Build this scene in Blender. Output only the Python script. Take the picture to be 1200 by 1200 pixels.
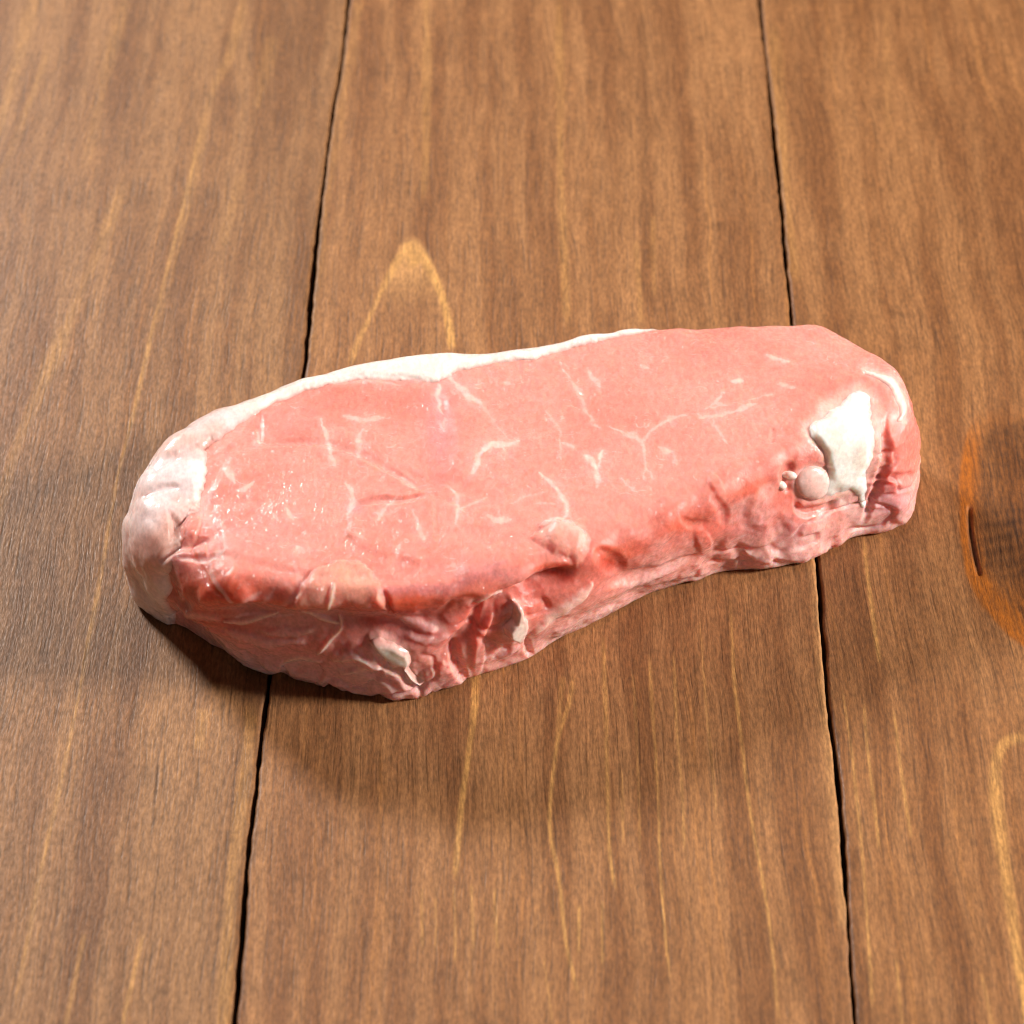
import bpy, math
import numpy as np

# ------------------------------------------------------------------ reset
for o in list(bpy.data.objects):
    bpy.data.objects.remove(o, do_unlink=True)
SC = bpy.context.scene
COL = SC.collection

# ------------------------------------------------------------------ camera
F_PX, HALF = 2960.0, 600.0              # focal length in photo pixels (photo is 1200 wide)
DIST, PITCH = 0.544, math.radians(45)
CAM = np.array([0.0, -DIST * math.cos(PITCH), DIST * math.sin(PITCH)])
FWD = np.array([0.0, math.cos(PITCH), -math.sin(PITCH)])
UPV = np.array([0.0, math.sin(PITCH), math.cos(PITCH)])
cd = bpy.data.cameras.new('camera')
cam = bpy.data.objects.new('camera', cd)
COL.objects.link(cam)
cam.location = CAM
cam.rotation_euler = (math.pi / 2 - PITCH, 0, 0)
cd.sensor_width = 36
cd.lens = 36 * F_PX / 1200
cd.clip_start, cd.clip_end = 0.02, 50
cd.dof.use_dof = True
cd.dof.focus_distance = 0.522
cd.dof.aperture_fstop = 20
SC.camera = cam

# ------------------------------------------------------------------ world, lamps, exposure
w = bpy.data.worlds.new('World')
SC.world = w
w.use_nodes = True
w.node_tree.nodes['Background'].inputs[0].default_value = (1.0, 0.95, 0.90, 1)
w.node_tree.nodes['Background'].inputs[1].default_value = 0.014


def lamp(name, loc, target, sx, sy, power, col):
    ld = bpy.data.lights.new(name, 'AREA')
    ld.shape = 'RECTANGLE'
    ld.size, ld.size_y = sx, sy
    ld.energy, ld.color = power, col
    o = bpy.data.objects.new(name, ld)
    COL.objects.link(o)
    o.location = loc
    from mathutils import Vector
    o.rotation_euler = (Vector(target) - Vector(loc)).to_track_quat('-Z', 'Y').to_euler()
    return o


lamp('studio_lamp_right', (1.08, -0.06, 0.56), (0, 0.02, 0), 0.21, 0.21, 26, (1.0, 0.965, 0.915))
lamp('studio_lamp_left', (-0.74, 0.84, 0.66), (0, 0.03, 0), 0.19, 0.19, 22, (1.0, 0.965, 0.915))
lamp('studio_lamp_top', (0.0, 0.12, 1.2), (0, 0.0, 0), 0.16, 0.14, 1.6, (1.0, 0.96, 0.92))
lamp('studio_lamp_front', (0.30, -1.3, 0.42), (0, 0.0, 0), 0.4, 0.3, 1.5, (1.0, 0.94, 0.88))
VS = SC.view_settings
SC.display_settings.display_device = 'sRGB'
VS.view_transform = 'Standard'
VS.look = 'None'
VS.exposure, VS.gamma = 0.0, 1.0
VS.use_curve_mapping = False
SC.cycles.use_denoising = True
SC.cycles.max_bounces = 8
SC.cycles.filter_width = 1.1

# ------------------------------------------------------------------ helpers


def at(px, py, z=0.0):
    """photo pixel -> world point on the level plane at height z"""
    px, py = np.asarray(px, float), np.asarray(py, float)
    d = (((px - HALF) / F_PX)[..., None] * np.array([1.0, 0, 0])
         - ((py - HALF) / F_PX)[..., None] * UPV + FWD)
    t = (np.asarray(z) - CAM[2]) / d[..., 2]
    return CAM + d * t[..., None]


def measure(P):
    """world points -> photo pixels (used only to find where a feature sits on the surface)"""
    v = P - CAM
    dep = v @ FWD
    return np.stack([HALF + F_PX * v[..., 0] / dep, HALF - F_PX * (v @ UPV) / dep], -1)


def _hash(ix, iy, iz, seed):
    h = (ix * 374761393 + iy * 668265263 + iz * 2147483647 + seed * 974711) & 0xFFFFFFFF
    h = ((h ^ (h >> 13)) * 1274126177) & 0xFFFFFFFF
    h = ((h ^ (h >> 16)) * 2246822519) & 0xFFFFFFFF
    return ((h ^ (h >> 15)) & 0xFFFFFF) / float(0xFFFFFF)


def noise(P, scale, seed=0):
    """value noise in -1..1; scale = features per metre (scalar or 3)"""
    q = P * np.asarray(scale, float)
    i = np.floor(q).astype(np.int64)
    f = q - i
    f = f * f * f * (f * (f * 6 - 15) + 10)
    r = 0
    for dx in (0, 1):
        wx = f[:, 0] if dx else 1 - f[:, 0]
        for dy in (0, 1):
            wy = f[:, 1] if dy else 1 - f[:, 1]
            for dz in (0, 1):
                wz = f[:, 2] if dz else 1 - f[:, 2]
                r = r + wx * wy * wz * _hash(i[:, 0] + dx, i[:, 1] + dy, i[:, 2] + dz, seed)
    return r * 2 - 1


def fbm(P, scale, octv=3, seed=0):
    r, a, s, t = 0, 1.0, np.asarray(scale, float), 0
    for k in range(octv):
        r = r + a * noise(P, s, seed + k * 17)
        t += a
        a *= 0.5
        s = s * 2.03
    return r / t


def sm(x, a, b):
    t = np.clip((x - a) / (b - a), 0, 1)
    return t * t * (3 - 2 * t)


def catmull(pts, n, closed=True):
    p = np.asarray(pts, float)
    m = len(p)
    t = np.arange(n) / n * m if closed else np.linspace(0, m - 1 - 1e-9, n)
    i = np.floor(t).astype(int)
    f = (t - i)[:, None]
    g = (lambda k: p[k % m]) if closed else (lambda k: p[np.clip(k, 0, m - 1)])
    a, b, c, d = g(i - 1), g(i), g(i + 1), g(i + 2)
    return 0.5 * (2 * b + (c - a) * f + (2 * a - 5 * b + 4 * c - d) * f ** 2 + (3 * b - a - 3 * c + d) * f ** 3)


def line_dist(Q, pts, chunkpad=60):
    """distance in 2D from points Q to a polyline, and the position 0..1 along it"""
    pts = np.asarray(pts, float)
    D = np.full(len(Q), 1e6)
    T = np.zeros(len(Q))
    lo, hi = pts.min(0) - chunkpad, pts.max(0) + chunkpad
    sel = np.where((Q[:, 0] > lo[0]) & (Q[:, 0] < hi[0]) & (Q[:, 1] > lo[1]) & (Q[:, 1] < hi[1]))[0]
    if not len(sel):
        return D, T
    q = Q[sel]
    L = np.hypot(*(pts[1:] - pts[:-1]).T)
    cum = np.concatenate([[0], np.cumsum(L)])
    best = np.full(len(sel), 1e6)
    bt = np.zeros(len(sel))
    for k in range(len(pts) - 1):
        a, b = pts[k], pts[k + 1]
        ab = b - a
        t = np.clip(((q - a) @ ab) / max(ab @ ab, 1e-9), 0, 1)
        d = np.hypot(q[:, 0] - a[0] - t * ab[0], q[:, 1] - a[1] - t * ab[1])
        m = d < best
        best[m] = d[m]
        bt[m] = (cum[k] + t[m] * L[k]) / cum[-1]
    D[sel] = best
    T[sel] = bt
    return D, T


def poly_sd(Q, poly):
    """signed distance to a closed polygon, positive inside"""
    poly = np.asarray(poly, float)
    d, _ = line_dist(Q, np.vstack([poly, poly[:1]]), 80)
    ins = np.zeros(len(Q), bool)
    n = len(poly)
    for k in range(n):
        a, b = poly[k], poly[(k + 1) % n]
        c = (a[1] > Q[:, 1]) != (b[1] > Q[:, 1])
        if abs(b[1] - a[1]) > 1e-9:
            ins ^= c & (Q[:, 0] < (b[0] - a[0]) * (Q[:, 1] - a[1]) / (b[1] - a[1]) + a[0])
    return np.where(ins, d, -d)


def srgb(r, g, b):
    c = np.array([r, g, b], float) / 255
    return np.where(c <= 0.04045, c / 12.92, ((c + 0.055) / 1.055) ** 2.4)


def mesh_obj(name, V, faces, mat, parent=None, colors=None, floats=None, smooth=True):
    me = bpy.data.meshes.new(name)
    V = np.ascontiguousarray(V, np.float32)
    Fq = np.ascontiguousarray(faces, np.int32)
    n, k = Fq.shape
    me.vertices.add(len(V))
    me.vertices.foreach_set('co', V.ravel())
    me.loops.add(n * k)
    me.loops.foreach_set('vertex_index', Fq.ravel())
    me.polygons.add(n)
    me.polygons.foreach_set('loop_start', np.arange(0, n * k, k, dtype=np.int32))
    me.polygons.foreach_set('loop_total', np.full(n, k, np.int32))
    me.update(calc_edges=True)
    me.validate()
    if smooth:
        me.polygons.foreach_set('use_smooth', np.ones(len(me.polygons), bool))
    if colors is not None:
        a = me.attributes.new('tint', 'FLOAT_COLOR', 'POINT')
        a.data.foreach_set('color', np.concatenate([colors, np.ones((len(V), 1))], 1).astype(np.float32).ravel())
    for kx, arr in (floats or {}).items():
        a = me.attributes.new(kx, 'FLOAT', 'POINT')
        a.data.foreach_set('value', np.asarray(arr, np.float32))
    me.materials.append(mat)
    o = bpy.data.objects.new(name, me)
    COL.objects.link(o)
    o.parent = parent
    return o


def grid_normals(P, wrap_u):
    """P (U,V,3) -> unit normals"""
    if wrap_u:
        du = np.roll(P, -1, 0) - np.roll(P, 1, 0)
    else:
        du = np.gradient(P, axis=0)
    dv = np.gradient(P, axis=1)
    n = np.cross(dv, du)
    return n / np.maximum(np.linalg.norm(n, axis=-1, keepdims=True), 1e-12)


class NT:
    """tiny node-tree builder"""
    def __init__(self, name):
        self.m = bpy.data.materials.new(name)
        self.m.use_nodes = True
        self.t = self.m.node_tree
        self.bsdf = self.t.nodes['Principled BSDF']

    def n(self, kind, **kw):
        nd = self.t.nodes.new(kind)
        for k, v in kw.items():
            if k.startswith('i_'):
                key = k[2:].replace('_', ' ')
                nd.inputs[int(key) if key.isdigit() else key].default_value = v
            else:
                setattr(nd, k, v)
        return nd

    def l(self, a, b):
        self.t.links.new(a, b)

    def attr(self, name):
        return self.n('ShaderNodeAttribute', attribute_name=name)

    def math(self, op, a, b=None, clamp=False):
        nd = self.n('ShaderNodeMath', operation=op, use_clamp=clamp)
        for i, x in enumerate((a, b)):
            if x is None:
                continue
            if isinstance(x, (int, float)):
                nd.inputs[i].default_value = x
            else:
                self.l(x, nd.inputs[i])
        return nd.outputs[0]

    def mix(self, fac, a, b, mode='MIX'):
        nd = self.n('ShaderNodeMix', data_type='RGBA', blend_type=mode)
        for s, x in ((nd.inputs[0], fac), (nd.inputs[6], a), (nd.inputs[7], b)):
            if isinstance(x, (int, float)):
                s.default_value = x
            elif isinstance(x, (tuple, list, np.ndarray)):
                s.default_value = (*[float(c) for c in x], 1)
            else:
                self.l(x, s)
        return nd.outputs[2]

    def noise(self, scale, vec=None, detail=3, rough=0.55, stretch=None):
        if vec is None:
            vec = self.n('ShaderNodeTexCoord').outputs['Object']
        if stretch is not None:
            mp = self.n('ShaderNodeMapping')
            mp.inputs['Scale'].default_value = stretch
            self.l(vec, mp.inputs['Vector'])
            vec = mp.outputs[0]
        nd = self.n('ShaderNodeTexNoise')
        nd.inputs['Scale'].default_value = scale
        nd.inputs['Detail'].default_value = detail
        nd.inputs['Roughness'].default_value = rough
        self.l(vec, nd.inputs['Vector'])
        return nd.outputs[0]

    def ramp(self, x, lo, hi, a=0.0, b=1.0):
        nd = self.n('ShaderNodeMapRange', clamp=True)
        nd.interpolation_type = 'SMOOTHSTEP'
        self.l(x, nd.inputs[0])
        for i, v in enumerate((lo, hi, a, b)):
            nd.inputs[i + 1].default_value = v
        return nd.outputs[0]


# ================================================================== TABLE
def wood_material(name, shift, warm):
    k = NT(name)
    tc = k.n('ShaderNodeTexCoord').outputs['Object']
    mp = k.n('ShaderNodeMapping')
    mp.inputs['Location'].default_value = (shift, shift * 0.7, 0)
    k.l(tc, mp.inputs['Vector'])
    v = mp.outputs[0]
    # gentle wander of the grain
    wn = k.n('ShaderNodeTexNoise')
    wn.inputs['Scale'].default_value = 14
    wn.inputs['Detail'].default_value = 2
    k.l(v, wn.inputs['Vector'])
    sc = k.n('ShaderNodeVectorMath', operation='MULTIPLY')
    k.l(wn.outputs['Color'], sc.inputs[0])
    sc.inputs[1].default_value = (0.008, 0, 0)
    ad = k.n('ShaderNodeVectorMath', operation='ADD')
    k.l(v, ad.inputs[0])
    k.l(sc.outputs[0], ad.inputs[1])
    g = ad.outputs[0]
    bands = k.noise(1, g, 3, 0.5, (160, 7, 1))
    fib = k.noise(1, g, 4, 0.65, (1300, 120, 1))
    fine = k.noise(1, v, 3, 0.7, (1900, 560, 1))
    pore = k.noise(1, g, 2, 0.5, (1500, 48, 1))
    blot = k.noise(1, v, 4, 0.6, (45, 22, 1))
    lines = k.noise(1, g, 3, 0.6, (520, 6, 1))
    c0 = srgb(125, 82, 49) * np.array(warm)
    c1 = srgb(152, 106, 67) * np.array(warm)
    col = k.mix(k.ramp(bands, 0.36, 0.64), c0, c1)
    col = k.mix(k.math('MULTIPLY', k.ramp(blot, 0.45, 0.75), 0.35), col, srgb(110, 70, 40))
    col = k.mix(k.math('MULTIPLY', k.ramp(blot, 0.5, 0.25), 0.3), col, srgb(166, 118, 76))
    col = k.mix(k.math('MULTIPLY', k.ramp(lines, 0.58, 0.75), 0.30), col, srgb(186, 122, 62))
    col = k.mix(k.math('MULTIPLY', k.ramp(lines, 0.42, 0.28), 0.30), col, srgb(104, 62, 36))
    col = k.mix(k.attr('worn').outputs['Fac'], col, srgb(188, 136, 84))
    # growth-ring streaks with a fibrous edge
    st = k.math('MULTIPLY', k.attr('streak').outputs['Fac'], k.ramp(fib, 0.15, 0.6, 0.45, 1.1), True)
    col = k.mix(st, col, srgb(198, 144, 80))
    am = k.math('MULTIPLY', k.attr('amber').outputs['Fac'], k.ramp(fib, 0.2, 0.6, 0.6, 1.0), True)
    col = k.mix(am, col, srgb(158, 88, 26))
    dk = k.math('MULTIPLY', k.attr('dark').outputs['Fac'], k.ramp(fib, 0.2, 0.6, 1.1, 0.7), True)
    col = k.mix(dk, col, srgb(48, 28, 17))
    # fibre and pore contrast
    f1 = k.ramp(fib, 0.30, 0.70, 0.76, 1.22)
    f2 = k.ramp(fine, 0.28, 0.72, 0.70, 1.30)
    f3 = k.ramp(pore, 0.33, 0.43, 0.72, 1.0)
    ff = k.math('MULTIPLY', k.math('MULTIPLY', f1, f2), f3)
    cmb = k.n('ShaderNodeCombineColor')
    for i in range(3):
        k.l(ff, cmb.inputs[i])
    col = k.mix(1.0, col, cmb.outputs[0], 'MULTIPLY')
    k.l(col, k.bsdf.inputs['Base Color'])
    k.l(k.ramp(fine, 0.3, 0.7, 0.62, 0.42), k.bsdf.inputs['Roughness'])
    k.bsdf.inputs['Specular IOR Level'].default_value = 0.32
    h = k.math('ADD', k.math('MULTIPLY', fib, 0.6), k.math('MULTIPLY', fine, 0.5))
    h = k.math('ADD', h, k.math('MULTIPLY', f3, 0.5))
    bp = k.n('ShaderNodeBump')
    bp.inputs['Strength'].default_value = 0.55
    bp.inputs['Distance'].default_value = 0.00035
    k.l(h, bp.inputs['Height'])
    k.l(bp.outputs[0], k.bsdf.inputs['Normal'])
    return k.m


def dark_wood():
    k = NT('batten_wood')
    n1 = k.noise(1, None, 3, 0.6, (20, 300, 20))
    k.l(k.mix(n1, srgb(22, 15, 10), srgb(42, 30, 20)), k.bsdf.inputs['Base Color'])
    k.bsdf.inputs['Roughness'].default_value = 0.85
    return k.m


# gap centre lines in photo pixels
GAP_L = [(408, 0), (402, 60), (391, 130), (376, 230), (366, 330), (357, 430), (341, 560), (326, 690),
         (316, 795), (306, 860), (298, 930), (290, 1010), (284, 1080), (275, 1200)]
GAP_R = [(890, 0), (901, 100), (908, 170), (917, 260), (928, 375), (938, 470), (949, 580), (957, 655),
         (965, 750), (972, 830), (980, 900), (987, 980), (993, 1060), (1003, 1200)]


def gap_world(poly):
    p = at([a for a, b in poly], [b for a, b in poly])[:, :2]
    return p[np.argsort(p[:, 1])]


def gap_x(poly):
    p = gap_world(poly)
    k = np.polyfit(p[:, 1], p[:, 0], 1)
    def f(y):
        base = np.polyval(k, y)
        inside = np.interp(y, p[:, 1], p[:, 0] - np.polyval(k, p[:, 1]))
        return base + inside * sm(y, -0.30, -0.13) * (1 - sm(y, 0.2, 0.4))
    return f


gl, gr = gap_x(GAP_L), gap_x(GAP_R)
YS = np.concatenate([np.linspace(-0.45, -0.165, 16)[:-1], np.linspace(-0.165, 0.235, 500),
                     np.linspace(0.235, 0.75, 26)[1:]])
YC = np.linspace(-0.45, 0.75, 40)

# streaks of pale early wood: (points, width px, strength)
STREAKS = {
 'left': [
  ([(245, 100), (225, 200), (200, 300), (172, 420), (142, 540), (116, 690), (92, 810), (75, 900), (62, 960), (48, 1020), (35, 1090), (12, 1200)], 5, .55),
  ([(150, 200), (125, 270), (100, 330), (75, 390), (45, 460), (20, 520), (0, 590), (-30, 680)], 10, .42),
  ([(100, 1090), (92, 1130), (78, 1200), (70, 1240)], 5, .5), ([(168, 1090), (158, 1140), (145, 1200), (140, 1240)], 4, .55),
  ([(290, -20), (270, 60), (245, 120), (225, 220), (195, 340), (180, 400)], 7, .28),
  ([(150, -10), (125, 80), (110, 150), (100, 200)], 8, .25), ([(45, -20), (25, 50), (5, 130), (-20, 200)], 9, .4),
  ([(60, 50), (35, 120), (8, 190), (-20, 260)], 6, .3),
  ([(296, 815), (290, 870), (282, 940), (270, 1050), (262, 1200), (258, 1260)], 14, .38), ([(240, 830), (232, 880)], 12, .35),
  ([(320, 40), (310, 90), (300, 130)], 10, .22), ([(285, 200), (270, 250), (262, 290)], 8, .2)],
 'middle': [
  ([(557, 780), (556, 830), (550, 880), (543, 930), (537, 985), (533, 1035)], 7, .85),
  ([(672, 780), (668, 820), (656, 860), (648, 910), (645, 970), (655, 1030), (663, 1100), (672, 1140), (680, 1172)], 5, .7),
  ([(660, 790), (655, 850), (649, 905)], 6, .4),
  ([(706, 740), (708, 800), (710, 860), (712, 930), (714, 1000), (722, 1048)], 5, .75),
  ([(760, 760), (763, 820), (770, 920), (773, 1020), (780, 1100), (787, 1155)], 4, .65),
  ([(788, 760), (792, 850), (798, 920), (802, 1000)], 3.5, .5), ([(740, 780), (745, 860), (750, 1000)], 3, .45),
  ([(728, 900), (730, 990)], 3, .5), ([(495, 1040), (495, 1112)], 3, .65), ([(511, 1050), (511, 1115)], 3, .4),
  ([(532, 1035), (534, 1130)], 3, .55), ([(552, 1035), (555, 1115)], 4, .55), ([(579, 1040), (583, 1112)], 4, .6),
  ([(678, 1060), (678, 1118)], 4, .6), ([(705, 1055), (706, 1132)], 4, .5), ([(637, 1120), (648, 1200)], 3, .35),
  ([(855, 690), (860, 780), (870, 880), (880, 960), (893, 1030), (905, 1110), (915, 1210)], 4, .6),
  ([(820, 720), (830, 850), (840, 960)], 3, .35),
  ([(500, -20), (500, 100), (498, 200), (496, 240)], 6, .35),
  ([(655, -20), (657, 120), (658, 220), (662, 330), (665, 390)], 6, .42),
  ([(483, 284), (466, 305), (455, 325), (443, 348), (430, 378), (418, 405), (410, 430)], 8, .7),
  ([(483, 284), (496, 300), (508, 322), (518, 345), (525, 375), (530, 412)], 9, .85), ([(480, 282), (484, 296), (492, 310)], 18, .8),
  ([(408, 40), (397, 140), (382, 230), (369, 350), (362, 430)], 9, .35), ([(420, 0), (410, 80)], 8, .3),
  ([(745, 280), (750, 380)], 4, .3), ([(765, 250), (766, 350)], 4, .25)],
 'right': [
  ([(1012, 630), (1018, 680), (1025, 730), (1032, 780)], 4, .7),
  ([(1012, 820), (1018, 890), (1028, 970), (1030, 1000)], 4, .5), ([(1047, 830), (1058, 910), (1069, 985)], 4, .45),
  ([(985, 800), (996, 870), (1004, 940), (1012, 1030), (1020, 1130), (1024, 1190)], 4, .45), ([(1050, 1120), (1058, 1210)], 3, .4),
  ([(1225, 862), (1200, 864), (1182, 868), (1170, 882), (1166, 915), (1172, 980), (1182, 1040), (1193, 1120), (1205, 1180), (1215, 1240)], 15, .9),
  ([(1150, 1140), (1165, 1210)], 5, .3),
  ([(905, 20), (912, 110), (917, 180), (924, 260), (934, 340)], 9, .3), ([(1040, 0), (1040, 160)], 6, .15)],
}
DARKS = {
 'left': [([(195, 830), (185, 900), (178, 990)], 2.2, .7), ([(188, 995), (180, 1060), (174, 1105)], 2.2, .7),
          ([(282, 830), (270, 960), (255, 1100), (244, 1210)], 2, .45), ([(60, 850), (45, 960)], 2, .25), ([(120, 900), (105, 1000)], 2, .25)],
 'middle': [([(590, 90), (600, 140)], 10, .16), ([(752, -10), (755, 140), (757, 350)], 9, .16), ([(612, 940), (622, 1040), (630, 1130)], 2, .45),
            ([(463, 1060), (455, 1150)], 2, .4), ([(536, 1130), (528, 1210)], 2, .4), ([(410, 1020), (402, 1150)], 2.4, .4), ([(385, 930), (368, 1080)], 2, .35),
            ([(640, 1000), (655, 1110)], 2, .4), ([(500, 374), (512, 372), (522, 373)], 5, .3), ([(820, 268), (850, 262)], 4, .25)],
 'right': [([(1040, 365), (1060, 368), (1075, 372)], 5, .3), ([(1030, 60), (1034, 150)], 9, .14), ([(1075, 40), (1080, 130)], 8, .14),
           ([(1136, 596), (1137, 625), (1141, 650), (1147, 672)], 5, .95), ([(1178, 560), (1182, 590), (1190, 620), (1202, 655), (1220, 690)], 9, .75),
           ([(1150, 560), (1140, 590)], 4, .4), ([(1192, 708), (1205, 722)], 6, .9), ([(1205, 560), (1215, 640)], 10, .6),
           ([(1158, 625), (1180, 622)], 3, .35), ([(1150, 642), (1182, 640)], 3, .3), ([(1150, 610), (1175, 606)], 3, .3), ([(1120, 830), (1145, 860)], 5, .3),
           ([(970, 300), (976, 330)], 7, .18)],
}


def add_plank(xa, xb, ys, fine, mat, parent, marks=None, half_gap=0.00044, seed=0, tint_shift=0):
    r = 0.0006
    xs_in = np.linspace(0, 1, 380 if fine else 14)
    arc = np.linspace(0, math.pi / 2, 5)
    offs = np.concatenate([[0, 0], r - r * np.cos(arc)])
    drop = np.concatenate([[-0.018, -0.006], -r + r * np.sin(arc)])
    ya = ys[:, None]
    Pn = np.stack([np.zeros_like(ys), ys, np.zeros_like(ys)], 1)
    ea = xa(ys) + half_gap * (1 + 0.5 * noise(Pn, 55, seed)) + 0.00022 * fbm(Pn, 320, 2, seed + 3)
    eb = xb(ys) - half_gap * (1 + 0.5 * noise(Pn, 55, seed + 5)) - 0.00022 * fbm(Pn, 320, 2, seed + 7)
    n_e = len(offs)
    nx = len(xs_in) + 2 * n_e
    X = np.zeros((len(ys), nx))
    Z = np.zeros_like(X)
    X[:, :n_e] = ea[:, None] + offs
    Z[:, :n_e] = drop
    X[:, -n_e:] = eb[:, None] - offs[::-1]
    Z[:, -n_e:] = drop[::-1]
    xl, xr = ea + r, eb - r
    inner = (xl[:, None] + (xr - xl)[:, None] * np.linspace(0.0015, 0.9985, len(xs_in)))
    X[:, n_e:-n_e] = inner
    P = np.stack([X, np.broadcast_to(ya, X.shape), Z], -1)
    V = P.reshape(-1, 3)
    fl = {k: np.zeros(len(V)) for k in ('streak', 'dark', 'amber', 'worn')}
    if marks:
        Q = measure(V)
        wob = np.stack([1.6 * fbm(V, (120, 40, 1), 2, 61), np.zeros(len(V))], 1)
        Qw = Q + wob
        for pts, wd, s in STREAKS[marks]:
            arch = min(b for a, b in pts) > 275 and 400 < pts[0][0] < 540
            if np.mean([b for a, b in pts]) < 520 and not arch:
                wd, s = wd * 1.5, s * 0.72
            d, t = line_dist(Qw, catmull(pts, 40, False), 40)
            ends = sm(t, -0.001, 0.08) * (1 - sm(t, 0.92, 1.001))
            ww = wd * 0.62 * (1 + 0.35 * noise(V, (30, 60, 1), 77))
            fl['streak'] = np.maximum(fl['streak'], s * (1 - sm(d, ww * 0.25, ww * 1.25)) * ends * (0.85 + 0.3 * noise(V, (50, 40, 1), 31)))
        for pts, wd, s in DARKS[marks]:
            d, t = line_dist(Qw, catmull(pts, 30, False), 40)
            ends = sm(t, -0.001, 0.15) * (1 - sm(t, 0.85, 1.001))
            fl['dark'] = np.maximum(fl['dark'], s * (1 - sm(d, wd * 0.2, wd * 0.9)) * ends)
        if marks == 'right':            # big knot with amber rim at the right edge
            KNOT = [(1286, 700), (1262, 765), (1225, 778), (1180, 746), (1150, 712), (1131, 672), (1123, 620), (1124, 560), (1130, 512), (1142, 484), (1175, 474), (1215, 470), (1250, 490), (1280, 545), (1292, 620)]
            kd = poly_sd(Qw + np.stack([3 * fbm(V, (300, 50, 1), 2, 15), np.zeros(len(V))], 1), KNOT)
            low = np.exp(-((Qw[:, 0] - 1178) / 40) ** 2 - ((Qw[:, 1] - 722) / 34) ** 2)
            fl['amber'] = np.maximum(fl['amber'], np.clip(sm(kd, -1, 5) * (0.95 - 0.6 * sm(kd, 12, 30)) + 0.6 * low * sm(kd, 0, 5), 0, 1) * sm(Qw[:, 1], 470, 540))
            rays = 0.5 + 0.5 * np.sin(Qw[:, 1] * 0.42 + 4 * fbm(V, (90, 60, 1), 2, 4))
            fl['dark'] = np.maximum(fl['dark'], sm(kd, 8, 34) * (0.66 + 0.25 * rays * sm(Qw[:, 1], 580, 610) * (1 - sm(Qw[:, 1], 660, 700))) * (1 - 0.6 * low))
            V[:, 2] -= 0.0006 * (1 - sm(line_dist(Qw, DARKS['right'][3][0])[0], 1, 4))
        if marks == 'middle':
            ax, ay = (Qw[:, 0] - 484) / 34, (Qw[:, 1] - 276) / 60
            fl['worn'] = np.maximum(fl['worn'], 0.85 * sm(ay - ax * ax, -0.05, 0.2) * (1 - sm(ay, 0.4, 1.6)))
            d, _ = line_dist(Qw, [(952, 640), (962, 740), (972, 860), (984, 980), (992, 1080)])
            fl['worn'] = np.maximum(fl['worn'], 0.5 * (1 - sm(d, 3, 13)))
    i = np.arange(len(ys) - 1)[:, None] * nx + np.arange(nx - 1)[None]
    Fq = np.stack([i, i + 1, i + nx + 1, i + nx], -1).reshape(-1, 4)
    return mesh_obj('plank', V, Fq, mat, parent, floats=fl)


# dark battens under the planks: the board the planks are fixed to
bw = []
bf = []
x0, x1, y0, y1, z0, z1 = -0.34, 0.36, -0.45, 0.75, -0.034, -0.0181
bw = np.array([(x, y, z) for z in (z0, z1) for y in (y0, y1) for x in (x0, x1)])
bf = np.array([(0, 2, 3, 1), (4, 5, 7, 6), (0, 1, 5, 4), (2, 6, 7, 3), (0, 4, 6, 2), (1, 3, 7, 5)])
table = mesh_obj('tabletop', bw, bf, dark_wood(), smooth=False)
table['kind'] = 'structure'
table['label'] = 'brown stained wooden tabletop of wide planks under the raw chop'

W = 0.1115
far_l = lambda y: gl(y) - W
far_r = lambda y: gr(y) + W
add_plank(gl, gr, YS, True, wood_material('stained_pine_middle', 0.0, (1.03, 1.0, 0.97)), table, 'middle', seed=11)
add_plank(far_l, gl, YS, True, wood_material('stained_pine_left', 3.1, (0.94, 0.97, 1.0)), table, 'left', seed=23)
add_plank(gr, far_r, YS, True, wood_material('stained_pine_right', 7.7, (0.97, 0.92, 0.86)), table, 'right', seed=37)
side_mat = wood_material('stained_pine_outer', 12.3, (1.0, 1.0, 1.0))
add_plank(lambda y: gl(y) - 2 * W, far_l, YC, False, side_mat, table, None, seed=41)
add_plank(far_r, lambda y: gr(y) + 2 * W, YC, False, side_mat, table, None, seed=43)

# ================================================================== PORK CHOP
# outline: (rim of the cut face px, height m, foot px or None)
H = 0.0275
OUT = [
 ((157, 588), H - .001, (165, 702)), ((167, 549), H, (172, 662)), ((194, 512), H, None), ((236, 481), H, None), ((300, 454), H, None),
 ((362, 435), H, None), ((430, 419), H, None), ((500, 408), H, None), ((565, 406), H, None), ((640, 396), H, None), ((720, 382), H, None),
 ((800, 374), H, None), ((880, 371), H, None), ((940, 372), H, None), ((982, 381), H, None), ((1016, 394), H, None), ((1046, 416), H, None),
 ((1064, 446), H, (1068, 558)), ((1063, 482), H - .001, (1070, 594)), ((1042, 506), H - .001, (1052, 624)), ((994, 514), H, (1003, 634)),
 ((945, 528), H, (955, 656)), ((900, 548), H, (902, 671)), ((850, 572), H, (850, 676)), ((800, 596), H, (790, 694)), ((745, 620), H, (735, 711)),
 ((690, 645), H, (672, 745)), ((620, 668), H, (620, 778)), ((560, 684), H, (560, 798)), ((500, 694), H, (500, 812)), ((440, 698), H, (440, 811)),
 ((380, 697), H, (380, 804)), ((310, 693), H, (315, 788)), ((250, 682), H, (255, 766)), ((207, 658), H - .001, (215, 742)), ((174, 626), H - .001, (186, 728))]
NU = 1500
NCTL = len(OUT)
Tt = np.array([at(p[0], p[1], h) for p, h, f in OUT])
Bb = np.array([at(*f) if f else np.array([t[0], t[1] - 0.002, 0]) for t, (p, h, f) in zip(Tt, OUT)])
ctl = catmull(np.hstack([Tt, Bb]), 6000)
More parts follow.
